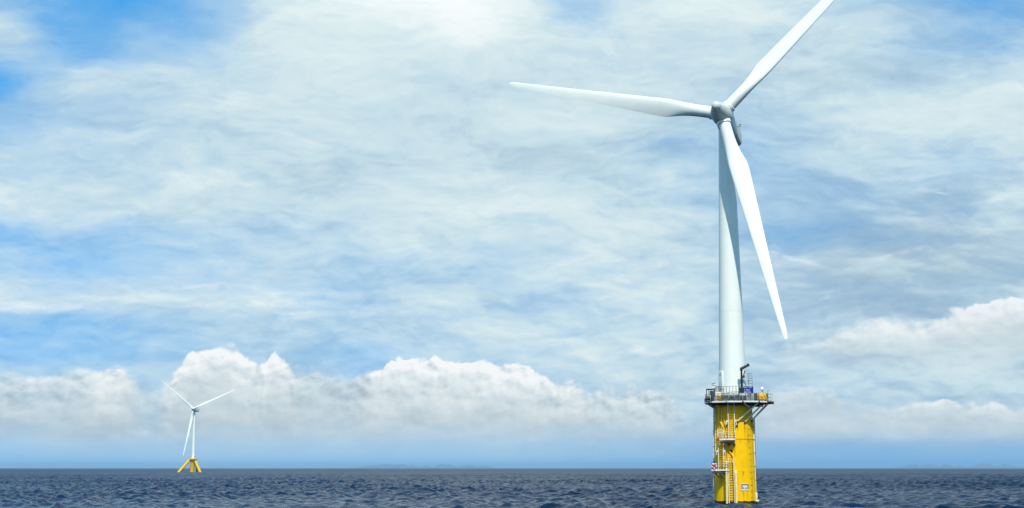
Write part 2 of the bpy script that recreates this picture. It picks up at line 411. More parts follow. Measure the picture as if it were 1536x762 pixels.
def tube(bm, p, q, r, n=8, r2=None):
    p = Vector(p); q = Vector(q); d = q - p
    if d.length < 1e-6: return
    z = d.normalized(); x = z.orthogonal().normalized(); y = z.cross(x)
    r2 = r if r2 is None else r2
    A = []; B = []
    for i in range(n):
        a = 2 * math.pi * (i + .5) / n; u = x * math.cos(a) + y * math.sin(a)
        A.append(bm.verts.new(p + u * r)); B.append(bm.verts.new(q + u * r2))
    for i in range(n):
        j = (i + 1) % n; bm.faces.new((A[i], A[j], B[j], B[i]))
    bm.faces.new(A[::-1]); bm.faces.new(B)

def poly(bm, pts, r, n=8):
    """bent pipe through points"""
    pts = [Vector(p) for p in pts]
    prev = None
    x = None
    for i, p in enumerate(pts):
        t = ((pts[min(i + 1, len(pts) - 1)] - p).normalized() + (p - pts[max(i - 1, 0)]).normalized())
        t.normalize()
        if x is None: x = t.orthogonal().normalized()
        else: x = (x - t * x.dot(t)).normalized()
        y = t.cross(x)
        ring = [bm.verts.new(p + (x * math.cos(2 * math.pi * k / n) + y * math.sin(2 * math.pi * k / n)) * r) for k in range(n)]
        if prev:
            for k in range(n):
                j = (k + 1) % n; bm.faces.new((prev[k], prev[j], ring[j], ring[k]))
        else: bm.faces.new(ring[::-1])
        prev = ring
    bm.faces.new(prev)

def box(bm, c, s, rz=0.0, bev=0.0, rot=None):
    mt = Matrix.Translation(Vector(c)) @ (rot.to_4x4() if rot is not None else Matrix.Rotation(rz, 4, 'Z'))
    vs = bmesh.ops.create_cube(bm, size=1.0, matrix=mt @ Matrix.Diagonal((s[0], s[1], s[2], 1)))['verts']
    if bev > 0:
        es = list({e for v in vs for e in v.link_edges})
        bmesh.ops.bevel(bm, geom=es, offset=bev, segments=2, affect='EDGES', profile=.6)

def prism(bm, pts, z0, z1):
    a = [bm.verts.new((x, y, z0)) for x, y in pts]; b = [bm.verts.new((x, y, z1)) for x, y in pts]
    n = len(pts)
    for i in range(n):
        j = (i + 1) % n; bm.faces.new((a[i], a[j], b[j], b[i]))
    bm.faces.new(a[::-1]); bm.faces.new(b)

NB = bmesh.new

# ------------------------------------------------------------------ sea
def make_sea():
    rng = np.random.default_rng(11)
    th_f = np.radians(np.arange(-25, 25.001, 0.06))
    th_c = np.radians(np.arange(26.5, 335 - 1.4, 1.5))
    th = np.concatenate([th_f, th_c])
    rs = [6.0]
    while rs[-1] < 42000:
        r = rs[-1]
        if r < 150: d = max(0.8, 3.2 - r * .016)
        elif r < 300: d = 0.34
        elif r < 420: d = 0.34 + .08 * (r - 300) / 120
        elif r < 2600: d = 0.42 * (r / 420) ** 1.2 if r < 1500 else 1.93 * (r / 1500) ** 2.2
        else: d = r * .06
        rs.append(r + d)
    r = np.array(rs); nr, nt = len(r), len(th)
    dr = np.gradient(r)
    X = r[:, None] * np.sin(th)[None, :]; Y = r[:, None] * np.cos(th)[None, :]
    Z = np.zeros_like(X); DX = np.zeros_like(X); DY = np.zeros_like(X)
    nw = 130
    lam = np.exp(rng.uniform(np.log(1.0), np.log(20), nw))
    wind = R(62)                       # direction of travel, from +Y towards +X
    ang = wind + rng.normal(0, 0.62, nw)
    ph = rng.uniform(0, 2 * np.pi, nw)
    wgt = np.exp(-((np.log(lam) - np.log(4.0)) / 0.85) ** 2) + .12
    slope = 0.33
    sl = slope * np.sqrt(2 * wgt ** 2 / np.sum(wgt ** 2))
    # gusty patches: waves steeper in some places
    gust = 1 + .28 * np.sin(X / 37 + 1.3 * np.sin(Y / 61)) * np.sin(Y / 83 + 1.1 * np.sin(X / 47))
    samp = np.maximum(dr, r * np.radians(.06))
    for i in range(nw):
        k = 2 * np.pi / lam[i]; a = sl[i] / k
        fade = np.clip((lam[i] / samp - 2.2) / 2.2, 0, 1)[:, None]
        use = np.nonzero(fade[:, 0] > 0)[0]
        if len(use) == 0: continue
        u = slice(use[0], use[-1] + 1)
        cx, cy = np.sin(ang[i]), np.cos(ang[i])
        pz = k * (cx * X[u] + cy * Y[u]) + ph[i]
        A = a * fade[u] * gust[u]
        Z[u] += A * np.cos(pz)
        s = np.sin(pz) * A * .9
        DX[u] -= cx * s; DY[u] -= cy * s
    X += DX; Y += DY
    nv = nr * nt
    co = np.empty((nv + 1, 3), np.float32)
    co[:nv, 0] = X.ravel(); co[:nv, 1] = Y.ravel(); co[:nv, 2] = Z.ravel()
    co[nv] = (0, 0, 0)
    i = np.arange(nr - 1)[:, None] * nt; j = np.arange(nt)[None, :]; j2 = (j + 1) % nt
    q = np.stack([i + j, i + nt + j, i + nt + j2, i + j2], -1).reshape(-1, 4)
    # close the pole under the camera
    t = np.stack([np.full(nt, nv), np.arange(nt), (np.arange(nt) + 1) % nt], -1)
    me = bpy.data.meshes.new('sea')
    me.vertices.add(nv + 1); me.vertices.foreach_set('co', co.ravel())
    loops = np.concatenate([q.ravel(), t.ravel()]).astype(np.int32)
    me.loops.add(len(loops)); me.loops.foreach_set('vertex_index', loops)
    starts = np.concatenate([np.arange(len(q)) * 4, len(q) * 4 + np.arange(nt) * 3]).astype(np.int32)
    me.polygons.add(len(starts)); me.polygons.foreach_set('loop_start', starts)
    me.update(calc_edges=True)
    me.polygons.foreach_set('use_smooth', np.ones(len(starts), bool))
    m = bpy.data.materials.new('sea_water'); m.use_nodes = True
    m.node_tree.nodes.clear(); N = NT(m.node_tree)
    o = N.n('ShaderNodeOutputMaterial'); p = N.n('ShaderNodeBsdfPrincipled')
    N.link(p.outputs[0], o.inputs[0])
    pos = N.n('ShaderNodeTexCoord').outputs['Object']
    dist = N.n('ShaderNodeVectorMath', operation='LENGTH'); N.link(pos, dist.inputs[0]); dist = dist.outputs['Value']
    n1 = N.noise(N.vm('MULTIPLY', pos, (.011, .004, 1)), 1.0, 4, .55)
    N.link(N.ramp(n1, [(.35, (.002, .014, .040)), (.65, (.003, .019, .050))]), p.inputs['Base Color'])
    p.inputs['IOR'].default_value = 1.33
    N.link(N.mr(N.m('LOGARITHM', dist, 10.0), math.log10(150), math.log10(3500), .06, .38), p.inputs['Roughness'])
    N.link(N.mr(N.m('LOGARITHM', dist, 10.0), math.log10(200), math.log10(2500), .12, .045), p.inputs['Specular IOR Level'])
    h = N.m('ADD', N.noise(pos, 2.6, 5, .62, dist=.5), N.m('MULTIPLY', N.noise(pos, .55, 4, .6), 1.6))
    b = N.n('ShaderNodeBump'); b.inputs['Strength'].default_value = .55; b.inputs['Distance'].default_value = .25
    N.link(h, b.inputs['Height']); N.link(b.outputs[0], p.inputs['Normal'])
    me.materials.append(m)
    ob = bpy.data.objects.new('sea', me); C.objects.link(ob)
    tag(ob, 'dark blue choppy sea running out to the horizon', 'sea', kind='structure')
make_sea()

# ------------------------------------------------------------------ distant islands
def island(name, hills, dist, label):
    """hills: (azimuth deg, height m, half width deg)"""
    bm = NB()
    a0 = min(h[0] - h[2] * 2 for h in hills); a1 = max(h[0] + h[2] * 2 for h in hills)
    na, nd = 150, 9
    rnd = random.Random(int(abs(hills[0][0]) * 100))
    ph = [rnd.uniform(0, 6.3) for _ in range(8)]
    g = []
    for i in range(na + 1):
        a = a0 + (a1 - a0) * i / na
        hh = 0
        for (ac, h, wd) in hills: hh = max(hh, h * math.exp(-abs((a - ac) / wd) ** 2.6))
        hh *= 1 + .10 * math.sin(a * 9 + ph[0]) + .07 * math.sin(a * 23 + ph[1]) + .03 * math.sin(a * 60 + ph[2])
        rowv = []
        for j in range(nd):
            f = j / (nd - 1)
            dd = dist + (f - .5) * 1700
            z = hh * math.sin(math.pi * f) ** .8 * (1 + .08 * math.sin(a * 8 + f * 6 + ph[3])) - 1.0
            rowv.append(bm.verts.new((dd * math.sin(R(a)), dd * math.cos(R(a)), z)))
        g.append(rowv)
    for i in range(na):
        for j in range(nd - 1):
            bm.faces.new((g[i][j], g[i + 1][j], g[i + 1][j + 1], g[i][j + 1]))
    o = finish(bm, name, 'hazed_rock', None, True, 180)
    tag(o, label, 'island', kind='structure')
def isl(px, py, wpx, dist):
    a, e = sky_dir(px, py)
    return (a, dist * math.tan(R(e)) + CAM_H, wpx / 2000 * 57.3)
DI = 31000
island('island', [isl(585, 696.5, 42, DI), isl(617, 697, 9, DI), isl(640, 698, 7, DI)], DI, 'long low hazy island on the horizon between the two turbines')
island('island', [isl(668, 696, 15, DI), isl(700, 697.5, 14, DI), isl(725, 698.8, 12, DI)], DI, 'short low hazy island between the two turbines, the one nearer the big turbine')
island('island', [isl(1385, 697, 34, DI), isl(1418, 697, 12, DI), isl(1440, 698, 8, DI)], DI, 'low hazy island with rounded hills on the horizon beyond the big turbine')
island('island', [isl(1476, 696, 19, DI), isl(1508, 697, 15, DI), isl(1550, 698, 20, DI)], DI, 'flat topped blue island at the far end of the horizon')

# ------------------------------------------------------------------ the air over the sea
bm = bmesh.new()
bmesh.ops.create_cube(bm, size=1.0, matrix=Matrix.Translation((0, 0, 60)) @ Matrix.Diagonal((90000, 90000, 130, 1)))
me = bpy.data.meshes.new('haze'); bm.to_mesh(me); bm.free()
hm = bpy.data.materials.new('sea_haze'); hm.use_nodes = True; hm.node_tree.nodes.clear(); N = NT(hm.node_tree)
pv = N.n('ShaderNodeVolumePrincipled'); pv.inputs['Color'].default_value = (.50, .78, 1.0, 1)
pv.inputs['Density'].default_value = HAZE; pv.inputs['Anisotropy'].default_value = 0.2
N.link(pv.outputs[0], N.n('ShaderNodeOutputMaterial').inputs['Volume'])
me.materials.append(hm)
hz = bpy.data.objects.new('haze', me); C.objects.link(hz); tag(hz, 'thin blue sea haze that pales the islands on the horizon', 'haze', kind='stuff')

# ------------------------------------------------------------------ wind turbine pieces
def airfoil(n):
    """closed outline, x 0 (leading) .. 1 (trailing), unit thickness"""
    pts = []
    for i in range(n):
        a = 2 * math.pi * i / n
        x = .5 * (1 + math.cos(a))
        yt = 5 * (.2969 * math.sqrt(max(x, 0)) - .126 * x - .3516 * x * x + .2843 * x ** 3 - .1036 * x ** 4)
        pts.append((x, (yt if math.sin(a) >= 0 else -yt * .8), a))
    return pts

def blade(name, parent, ctr, d, nrm, Rr, root_d, chord_max, tip_c, pitch, twist0, r0, rmax, prebend=0.0):
    """d: outward direction, nrm: rotor axis towards the wind"""
    t = nrm.cross(d).normalized()
    n = 36
    af = airfoil(n)
    bm = NB(); rings = []
    st = [0, .012, .03, .05, .075, .1, .125, .15, .175, .2, .225, .25, .28, .32, .38, .45, .53, .62, .71, .8, .87, .93, .965, .985, .996]
    fm = (rmax - r0) / (Rr - r0)
    for s in st:
        r = r0 + s * (Rr - r0)
        if s <= fm:
            u = s / fm
            k = max(0, (u - .06) / .94) ** 1.15
            ch = root_d + (chord_max - root_d) * k
            b = k * k * (3 - 2 * k)
        else:
            u = (s - fm) / (1 - fm)
            ch = tip_c + (chord_max - tip_c) * (1 - u) ** 1.05
            # rounded shoulder and tip
            ch -= chord_max * .015 * math.exp(-(u / .04) ** 2)
            if s > .96: ch *= math.sqrt(max(.05, 1 - ((s - .96) / .0405) ** 2))
            b = 1
        th_rel = .30 - .13 * min(1, max(0, (s - fm) / .5))
        tw = R(pitch + twist0 * (1 - min(1, s / .75)) ** 1.3)
        tr = t * math.cos(tw) - nrm * math.sin(tw)
        tn = nrm * math.cos(tw) + t * math.sin(tw)
        # pitch axis: circle centre at root, ~ 0.3 chord outboard; leading edge kept nearly straight
        lead = ch * (.5 - .10 * min(1, s / max(fm, .01)))
        off = nrm * (prebend * s * s)
        ring = []
        for (x, y, a) in af:
            cx = -root_d / 2 + root_d * x; cy = root_d / 2 * math.sin(a)
            fx = -lead + ch * x; fy = y * th_rel * ch / 1.0
            X = cx + (fx - cx) * b; Yy = cy + (fy - cy) * b
            ring.append(bm.verts.new(ctr + d * r + tr * X - tn * Yy + off))
        rings.append(ring)
    for A, B in zip(rings, rings[1:]):
        for i in range(n):
            j = (i + 1) % n; bm.faces.new((A[i], A[j], B[j], B[i]))
    bm.faces.new(rings[0][::-1]); bm.faces.new(rings[-1])
    return finish(bm, name, 'blade', parent, True, 50)

def frame(yaw, tilt):
    n = Vector((-math.sin(yaw) * math.cos(tilt), -math.cos(yaw) * math.cos(tilt), math.sin(tilt)))
    s = n.cross(Vector((0, 0, 1))).normalized(); u = s.cross(n)
    return n, s, u

def basis(n, s, u, o):
    """matrix whose z is the rotor axis"""
    return Matrix(((s.x, u.x, n.x, o.x), (s.y, u.y, n.y, o.y), (s.z, u.z, n.z, o.z), (0, 0, 0, 1)))

def rounded_box_along(bm, mt, stations, seg=7):
    """loft of rounded rectangles along local -z; stations: (z, half w, half h, y shift, corner)"""
    rings = []
    for z, hw, hh, ys, c in stations:
        ring = []
        for (sx, sy, a0) in ((1, 1, 0), (-1, 1, 90), (-1, -1, 180), (1, -1, 270)):
            for k in range(seg):
                a = R(a0 + 90 * k / (seg - 1))
                ring.append(bm.verts.new(mt @ Vector((sx * (hw - c) + c * math.cos(a), ys + sy * (hh - c) + c * math.sin(a), z))))
        rings.append(ring)
    n = len(rings[0])
    for A, B in zip(rings, rings[1:]):
        for i in range(n):
            j = (i + 1) % n; bm.faces.new((A[i], A[j], B[j], B[i]))
    bm.faces.new(rings[0]); bm.faces.new(rings[-1][::-1])

# ================================================================== the near turbine
TX, TY = 36.5, 221.2
TAZ = math.atan2(TX, TY)
turb = empty('offshore_wind_turbine', (TX, TY, 0), -TAZ)
tag(turb, 'large white three bladed turbine on a yellow floating column', 'wind turbine')
TD = math.hypot(TX, TY)

def at(px, py, ly=-3.3):
    """metres in the turbine's own frame for a spot seen at ly (negative: towards the viewer)"""
    x = (px - 768) / 2000; v = (381 - py) / 2000
    up = math.sin(PITCH) + v * math.cos(PITCH); fw = math.cos(PITCH) - v * math.sin(PITCH)
    f2 = x * math.sin(TAZ) + fw * math.cos(TAZ); r2 = x * math.cos(TAZ) - fw * math.sin(TAZ)
    k = (TD + ly) / f2
    return Vector((r2 * k, ly, up * k + CAM_H))

def col_r(z): return 3.36 - .30 * min(1, max(0, z) / 16.0)
def on_col(x, z, out=0.0):
    """point on the column's face nearest the viewer"""
    r = col_r(z); x = max(-r * .995, min(r * .995, x))
    k = (r + out) / r
    return Vector((x * k, -math.sqrt(max(0, r * r - x * x)) * k, z))

# --- column
bm = NB(); lathe(bm, [(3.36, .42), (3.36, .5), (col_r(5.2), 5.2), (col_r(5.2) + .035, 5.21), (col_r(5.3) + .035, 5.29), (col_r(5.3), 5.3), (col_r(10.3), 10.3), (col_r(10.3) + .05, 10.31), (col_r(10.4) + .05, 10.43), (col_r(10.44), 10.44), (3.06, 16.0)], 96)
column = finish(bm, 'foundation_column', 'yellow', turb, True, 30)
bm = NB(); lathe(bm, [(3.34, -8), (3.37, -.5), (3.39, .1), (3.375, .42)], 96)
for f in [v for v in bm.verts if v.co.z > .3]: f.co.z += .09 * math.sin(f.co.x * 5.3) + .06 * math.sin(f.co.x * 13 + f.co.y * 9)
finish(bm, 'waterline_growth', 'growth', column)  # marine growth, its dark band also standing in for the column's dark reflection
bm = NB()
lathe(bm, [(col_r(10.37) + .055, 10.35), (col_r(10.37) + .055, 10.39)], 96, cap=False)
for z0 in (10.35,): pass
finish(bm, 'weld_seam', 'black', column)
# draught marks: ticks and small characters up the side
bm = NB()
rt = random.Random(3)
for k in range(56):
    z = .95 + k * .2
    big = k % 5 == 0
    ang = R(-90 + 55.5)
    for q in range(3 if big else 1):
        a = ang + R(q * 1.2)
        r = col_r(z) + .006
        wd = .075
        box(bm, (r * math.cos(a), r * math.sin(a), z), (.02, wd, .05), a)
    if big:
        for (da, dz2, ww, hh) in ((-5.2, .07, .2, .05), (-6.4, 0, .05, .17), (-4.2, -.02, .05, .12), (-5.2, -.08, .16, .05)):
            if rt.random() < .2: continue
            a = ang + R(da)
            box(bm, (r * math.cos(a), r * math.sin(a), z + dz2), (.02, ww, hh), a)
finish(bm, 'draught_marks', 'black', column, False)

# outer pipes down both flanks
def flank_pipe(px0, py0, px1, py1, ly, r, m, name='cable_pipe'):
    bm = NB(); a = at(px0, py0, ly); b = at(px1, py1, ly)
    tube(bm, a, b, r, 10)
    o = finish(bm, name, m, turb)
    for k in range(6):
        bm = NB()
        p = a.lerp(b, (k + .5) / 6)
        q = Vector((math.copysign(col_r(p.z) * .97, p.x), p.y * .2, p.z))
        tube(bm, p, q, .05, 6)
        box(bm, p, (r * 2.6, r * 2.6, .12))
        finish(bm, 'clamp', 'midsteel', o)
flank_pipe(1071.0, 613, 1070.6, 750, -.4, .12, 'cream')
flank_pipe(1072.6, 612, 1073.4, 700, -1.1, .07, 'pale')
flank_pipe(1130.2, 630, 1134.0, 750, -.4, .13, 'cream')
flank_pipe(1131.4, 628, 1134.6, 735, .2, .07, 'dark')
bm = NB(); p = at(1134.0, 744, -.5); box(bm, p, (.5, .8, 1.1), 0, .08); box(bm, p + Vector((.1, 0, -.75)), (.75, .9, .3), 0, .08)
finish(bm, 'pipe_shoe', 'cream', turb)
bm = NB(); p = at(1071.0, 745, -.5); box(bm, p, (.35, .6, 1.0), 0, .06)
finish(bm, 'pipe_shoe', 'cream', turb)

# --- deck
ZD = 16.35
deck_pts = [(-4.6, -1.6), (-3.3, -4.3), (-.8, -5.2), (2.0, -5.2), (4.2, -4.6), (6.5, -2.2), (6.6, 1.2), (5.0, 3.8), (2.2, 5.0), (-2.0, 4.8), (-4.4, 2.2)]
bm = NB(); prism(bm, deck_pts, ZD - .10, ZD)
deck = finish(bm, 'deck', 'under', turb, False)
bm = NB()
def perim(f0, f1, pts=deck_pts):
    """points along the deck's edge between two fractions"""
    n = len(pts); P = [Vector((x, y, 0)) for x, y in pts]
    L = [(P[(i + 1) % n] - P[i]).length for i in range(n)]; tot = sum(L)
    def pt(s):
        s = (s % 1) * tot
        for i in range(n):
            if s <= L[i]: return P[i].lerp(P[(i + 1) % n], s / L[i])
            s -= L[i]
        return P[0]
    cuts = [f0]
    acc = 0
    for i in range(n):
        acc += L[i] / tot
        if f0 < acc < f1: cuts.append(acc)
    cuts.append(f1)
    return [pt(c) for c in cuts], pt, tot
def edge_strip(bm, f0, f1, z, h, t, grow=.02):
    pts, _, _ = perim(f0, f1)
    for a, b in zip(pts, pts[1:]):
        m_ = (a + b) / 2; d = b - a
        ang = math.atan2(d.y, d.x); nrm = Vector((d.y, -d.x, 0)).normalized()
        box(bm, (m_.x + nrm.x * grow, m_.y + nrm.y * grow, z), (d.length + .01, t, h), ang)
# pale edge beam in lengths on the viewer's side, rusty elsewhere
for f0, f1 in ((.0, .07), (.08, .15), (.155, .225), (.232, .30), (.307, .355)):
    bm = NB(); edge_strip(bm, f0, f1, ZD - .05, .24, .06)
    finish(bm, 'edge_beam', 'pale', deck, False)
bm = NB(); edge_strip(bm, .358, 1.0, ZD - .07, .26, .06)
finish(bm, 'edge_beam', 'rust', deck, False)
# beams below
for x in (-3.4, -1.9, 1.9, 3.4, 4.9):
    bm = NB(); box(bm, (x, -.4 if abs(x) > 3 else -.5, ZD - .26), (.18, 7.2 if abs(x) < 4 else 4.5, .30)); finish(bm, 'deck_beam', 'under', deck, False)
for y in (-3.6, 3.4):
    bm = NB(); box(bm, (.7, y, ZD - .36), (8.4, .18, .42)); finish(bm, 'deck_beam', 'under', deck, False)
bm = NB(); lathe(bm, [(3.35, ZD - .5), (3.35, ZD - .115)], 48)
finish(bm, 'column_collar', 'under', turb, False)

# struts under the deck
def strut(a, b, r, m='cream'):
    bm = NB(); tube(bm, a, b, r, 10); return finish(bm, 'brace', m, turb)
strut((4.0, -3.9, ZD - .2), on_col(.62, 13.2, .1), .14)
strut((4.9, -3.2, ZD - .2), on_col(1.75, 13.1, .1), .13)
strut((5.5, -1.6, ZD - .25), on_col(2.85, 13.4, .1), .13)
strut((1.7, -4.4, ZD - .2), (2.55, -3.6, ZD - .95), .09)
strut((-4.2, -1.5, ZD - .2), (-2.95, -.8, ZD - 1.05), .12)
strut((-2.9, -3.4, ZD - .2), (-2.15, -2.3, ZD - .95), .12)
strut((5.6, 1.4, ZD - .25), (2.9, .9, 13.4), .13)
strut((-3.6, 2.4, ZD - .2), (-2.6, 1.6, ZD - 1.4), .12)
for x, z in ((.62, 13.15), (1.75, 13.05), (2.85, 13.3), (-.83, 9.45), (.05, 9.45), (-.5, 8.45), (-1.35, 12.55), (.5, 12.5), (-.95, 12.6)):
    bm = NB(); p = on_col(x, z, .06); box(bm, p, (.32, .3, .34), math.atan2(p.y, p.x), .05)
    finish(bm, 'pad_eye', 'rust', turb)

# railings
def railing(name, pts, z, h, parent, m, step=1.1, rails=(.35, .7, 1.0), r=.03, bars=False):
    bm = NB()
    for a, b in zip(pts, pts[1:]):
        a = Vector((a[0], a[1], z)); b = Vector((b[0], b[1], z)); L = (b - a).length
        n = max(1, round(L / step))
        for i in range(n + 1):
            p = a.lerp(b, i / n); tube(bm, p, p + Vector((0, 0, h)), r, 6)
        for k in rails:
            tube(bm, a + Vector((0, 0, h * k)), b + Vector((0, 0, h * k)), r * .9, 6)
    return finish(bm, name, m, parent)
inset = [(x * .985, y * .985) for x, y in deck_pts]
railing('railing', inset[4:6], ZD, 1.3, deck, 'steel', 1.2, rails=(.5, 1.0), r=.025)
railing('railing', inset[:5], ZD, 1.3, deck, 'midsteel', .8, rails=(.3, .6, 1.0), r=.038)
railing('railing', inset[5:8], ZD, 1.4, deck, 'pale', .8, r=.06)
railing('railing', inset[7:] + inset[:1], ZD, 1.25, deck, 'steel', 1.1)
# mesh infill on the viewer's side
bm = NB()
for a, b in zip(inset[:4], inset[1:5]):
    a = Vector((a[0], a[1], ZD)); b = Vector((b[0], b[1], ZD)); n = int((b - a).length / .13)
    for i in range(n):
        p = a.lerp(b, (i + .5) / n); tube(bm, p + Vector((0, 0, .08)), p + Vector((0, 0, .95)), .018, 4)
finish(bm, 'railing_mesh', 'dark', deck)

# raised walkway round the tower foot
ZW = 17.55
bm = NB(); lathe(bm, [(2.35, ZW - .12), (3.05, ZW - .12), (3.05, ZW), (2.35, ZW), (2.35, ZW - .12)], 40, cap=False)
for k in range(10):
    a = R(36 * k + 10); tube(bm, (2.9 * math.cos(a), 2.9 * math.sin(a), ZD), (2.9 * math.cos(a), 2.9 * math.sin(a), ZW - .1), .06, 6)
walk = finish(bm, 'walkway', 'steel', turb, True, 30)
ring = [(3.0 * math.cos(R(a)), 3.0 * math.sin(R(a))) for a in range(0, 361, 10)]
railing('railing', ring, ZW, 1.35, walk, 'midsteel', .50, rails=(.06, 1.0), r=.034)

# --- tower
HUB = Vector((0, 0, 0))
ZT = 63.2
def tow_r(z): return 2.32 - (2.32 - 1.22) * (max(0, z - ZD) / (ZT - ZD)) ** .96
prof = [(2.62, ZD - .1), (2.62, ZD + .2), (2.34, ZD + .22)]
for k in range(0, 41):
    z = ZD + .3 + (ZT - ZD - .3) * k / 40; prof.append((tow_r(z), z))
bm = NB(); lathe(bm, prof, 96)
tower = finish(bm, 'tower', 'white', turb, True, 30)
for z in (31.5, 47.0):
    bm = NB(); lathe(bm, [(tow_r(z) + .012, z - .05), (tow_r(z) + .012, z + .05)], 96, cap=False)
    finish(bm, 'section_joint', 'white', tower)
# white entrance housing on the flank with grey characters
def tw(deg, z, out=0):
    a = R(-90 + deg); r = tow_r(z) + out
    return Vector((r * math.cos(a), r * math.sin(a), z)), a
bm = NB(); p, a = tw(-57, 20.0, -.02); box(bm, p, (.30, 1.15, 2.9), a, .06)
door = finish(bm, 'door_housing', 'white', tower)
txt = bpy.data.curves.new('door_number', 'FONT'); txt.body = 'L5'; txt.size = .75; txt.extrude = .006; txt.align_x = 'CENTER'
to = bpy.data.objects.new('door_number', txt); C.objects.link(to)
bpy.context.view_layer.update()
me = bpy.data.meshes.new_from_object(to.evaluated_get(bpy.context.evaluated_depsgraph_get()))
bpy.data.objects.remove(to)
me.materials.clear(); me.materials.append(mat('grey_lettering', (.22, .24, .26), .6))
to = bpy.data.objects.new('door_number', me); C.objects.link(to); to.parent = door
pp = p + Vector((math.cos(a), math.sin(a), 0)) * .165
to.location = (pp.x, pp.y, 20.75); to.rotation_euler = (math.pi / 2, 0, a + math.pi / 2)
bm = NB(); p, a = tw(46, 20.9, .05); box(bm, p, (.3, .5, .8), a, .05)
finish(bm, 'junction_box', 'white', tower)
bm = NB(); p, a = tw(46, 19.0, .06)
for s in (-.2, .2):
    q = p + Vector((-math.sin(a), math.cos(a), 0)) * s; tube(bm, q + Vector((0, 0, -1.3)), q + Vector((0, 0, 1.4)), .03, 6)
finish(bm, 'cable_tray', 'steel', tower)

# --- rotor, hub, nacelle in the turbine's frame
YAW, TILT, PH = R(23.5) - 0.0, R(8.0), R(14.7)
def to_local(v): return Matrix.Rotation(TAZ, 3, 'Z') @ v
nW, sW, uW = frame(YAW, TILT)
n_, s_, u_ = to_local(nW), to_local(sW), to_local(uW)
hubc = Matrix.Rotation(TAZ, 4, 'Z') @ (Vector((35.25, 217.58, 64.02 + .45)) - Vector((TX, TY, 0)))
mt = basis(n_, s_, u_, hubc)
prof = [(1.30, -1.75), (1.62, -1.6), (1.78, -1.1), (1.82, -.5), (1.80, .1), (1.70, .8), (1.50, 1.55), (1.26, 2.3), (1.02, 2.95), (.84, 3.35), (.80, 3.5), (.77, 3.75), (.68, 4.0), (.52, 4.2), (.30, 4.33), (.1, 4.37)]
bm = NB(); lathe(bm, prof, 64, M4=mt)
hub = finish(bm, 'hub', 'grey', turb, True, 40)
dirs = []
for k in range(3):
    a = PH + k * 2 * math.pi / 3
    d = (s_ * math.cos(a) + u_ * math.sin(a)).normalized(); dirs.append(d)
    bm = NB(); x = d.orthogonal().normalized(); y = d.cross(x)
    mm = Matrix(((x.x, y.x, d.x, hubc.x), (x.y, y.y, d.y, hubc.y), (x.z, y.z, d.z, hubc.z), (0, 0, 0, 1)))
    lathe(bm, [(1.14, .9), (1.16, 1.72), (1.18, 1.92), (1.12, 1.98), (.95, 2.0)], 40, M4=mm)
    finish(bm, 'root_collar', 'white', hub)
    blade('blade', turb, hubc, d, n_, 40.9, 2.0, 3.2, .75, 4.0, 14.0, 1.9, 10.2, prebend=.3)
st = [(-1.9, 1.2, 1.3, 0, 1.1), (-2.1, 1.36, 1.5, 0, 1.1), (-3.0, 1.40, 1.6, .02, .9), (-6.0, 1.36, 1.6, .05, .7), (-9.0, 1.28, 1.5, .08, .65), (-11.2, 1.15, 1.3, .14, .6), (-12.0, 1.0, 1.0, .2, .55), (-12.2, .7, .7, .22, .4)]
nN, sN, uN = (to_local(v) for v in frame(R(20.8), R(10.0)))
mt = basis(nN, sN, uN, hubc)
bm = NB(); rounded_box_along(bm, mt, st)
nac = finish(bm, 'nacelle', 'grey', turb, True, 40)
bm = NB(); lathe(bm, [(1.24, ZT), (1.36, ZT + .02), (1.36, ZT + .75)], 64); finish(bm, 'yaw_bearing', 'dark', nac)
bm = NB(); p = mt @ Vector((-1.0, 1.75, -10.5)); tube(bm, p, p + u_ * .8, .04, 8); box(bm, p + u_ * .8, (.35, .05, .16), .6)
finish(bm, 'wind_vane', 'dark', nac); bm = NB()
p = mt @ Vector((-1.34, .3, -6.3)); tube(bm, p, p - s_ * .5, .04, 8); tube(bm, p - s_ * .5, p - s_ * .5 + u_ * .35, .04, 8)
finish(bm, 'aerial', 'dark', nac)

# --- ladders and landings
def ladder(px0, px1, py0, py1, ly, m_rail, m_rung, rr=.075, step=.36, standoff=None):
    a0, a1 = at(px0, py0, ly), at(px0, py1, ly); b0, b1 = at(px1, py0, ly), at(px1, py1, ly)
    z0, z1 = a1.z, a0.z
    xa, xb = (a0.x + a1.x) / 2, (b0.x + b1.x) / 2
    root = None
    bm = NB(); tube(bm, (xa, ly, z0), (xa, ly, z1), rr, 8); tube(bm, (xb, ly, z0), (xb, ly, z1), rr, 8)
    root = finish(bm, 'ladder', m_rail, turb)
    bm = NB(); z = z0 + .15
    while z < z1:
        tube(bm, (xa, ly, z), (xb, ly, z), .032, 6); z += step
    finish(bm, 'rungs', m_rung, root)
    if standoff:
        for zz in standoff:
            for x, sx in ((xa, -1), (xb, 1)):
                bm = NB()
                p = on_col(x + sx * .12, zz)
                box(bm, ((x + sx * .2), (ly + p.y) / 2, zz), (.1, abs(ly - p.y) + .1, .2))
                box(bm, ((x + sx * .16), ly - .02, zz), (.36, .08, .26)); box(bm, ((x + sx * .29), ly - .02, zz - .32), (.1, .08, .5))
                finish(bm, 'bracket', 'pale', root)
    return root
ladder(1092.3, 1101.6, 603, 657, -3.75, 'cream', 'yellow_clean', .085, .36, (13.2,))
ladder(1077.4, 1085.2, 650, 703, -3.75, 'cream', 'yellow_clean', .085, .36, (8.4,))
ladder(1093.0, 1101.3, 686, 756, -3.95, 'cream', 'dark', .10, .40, (5.0, 3.0))

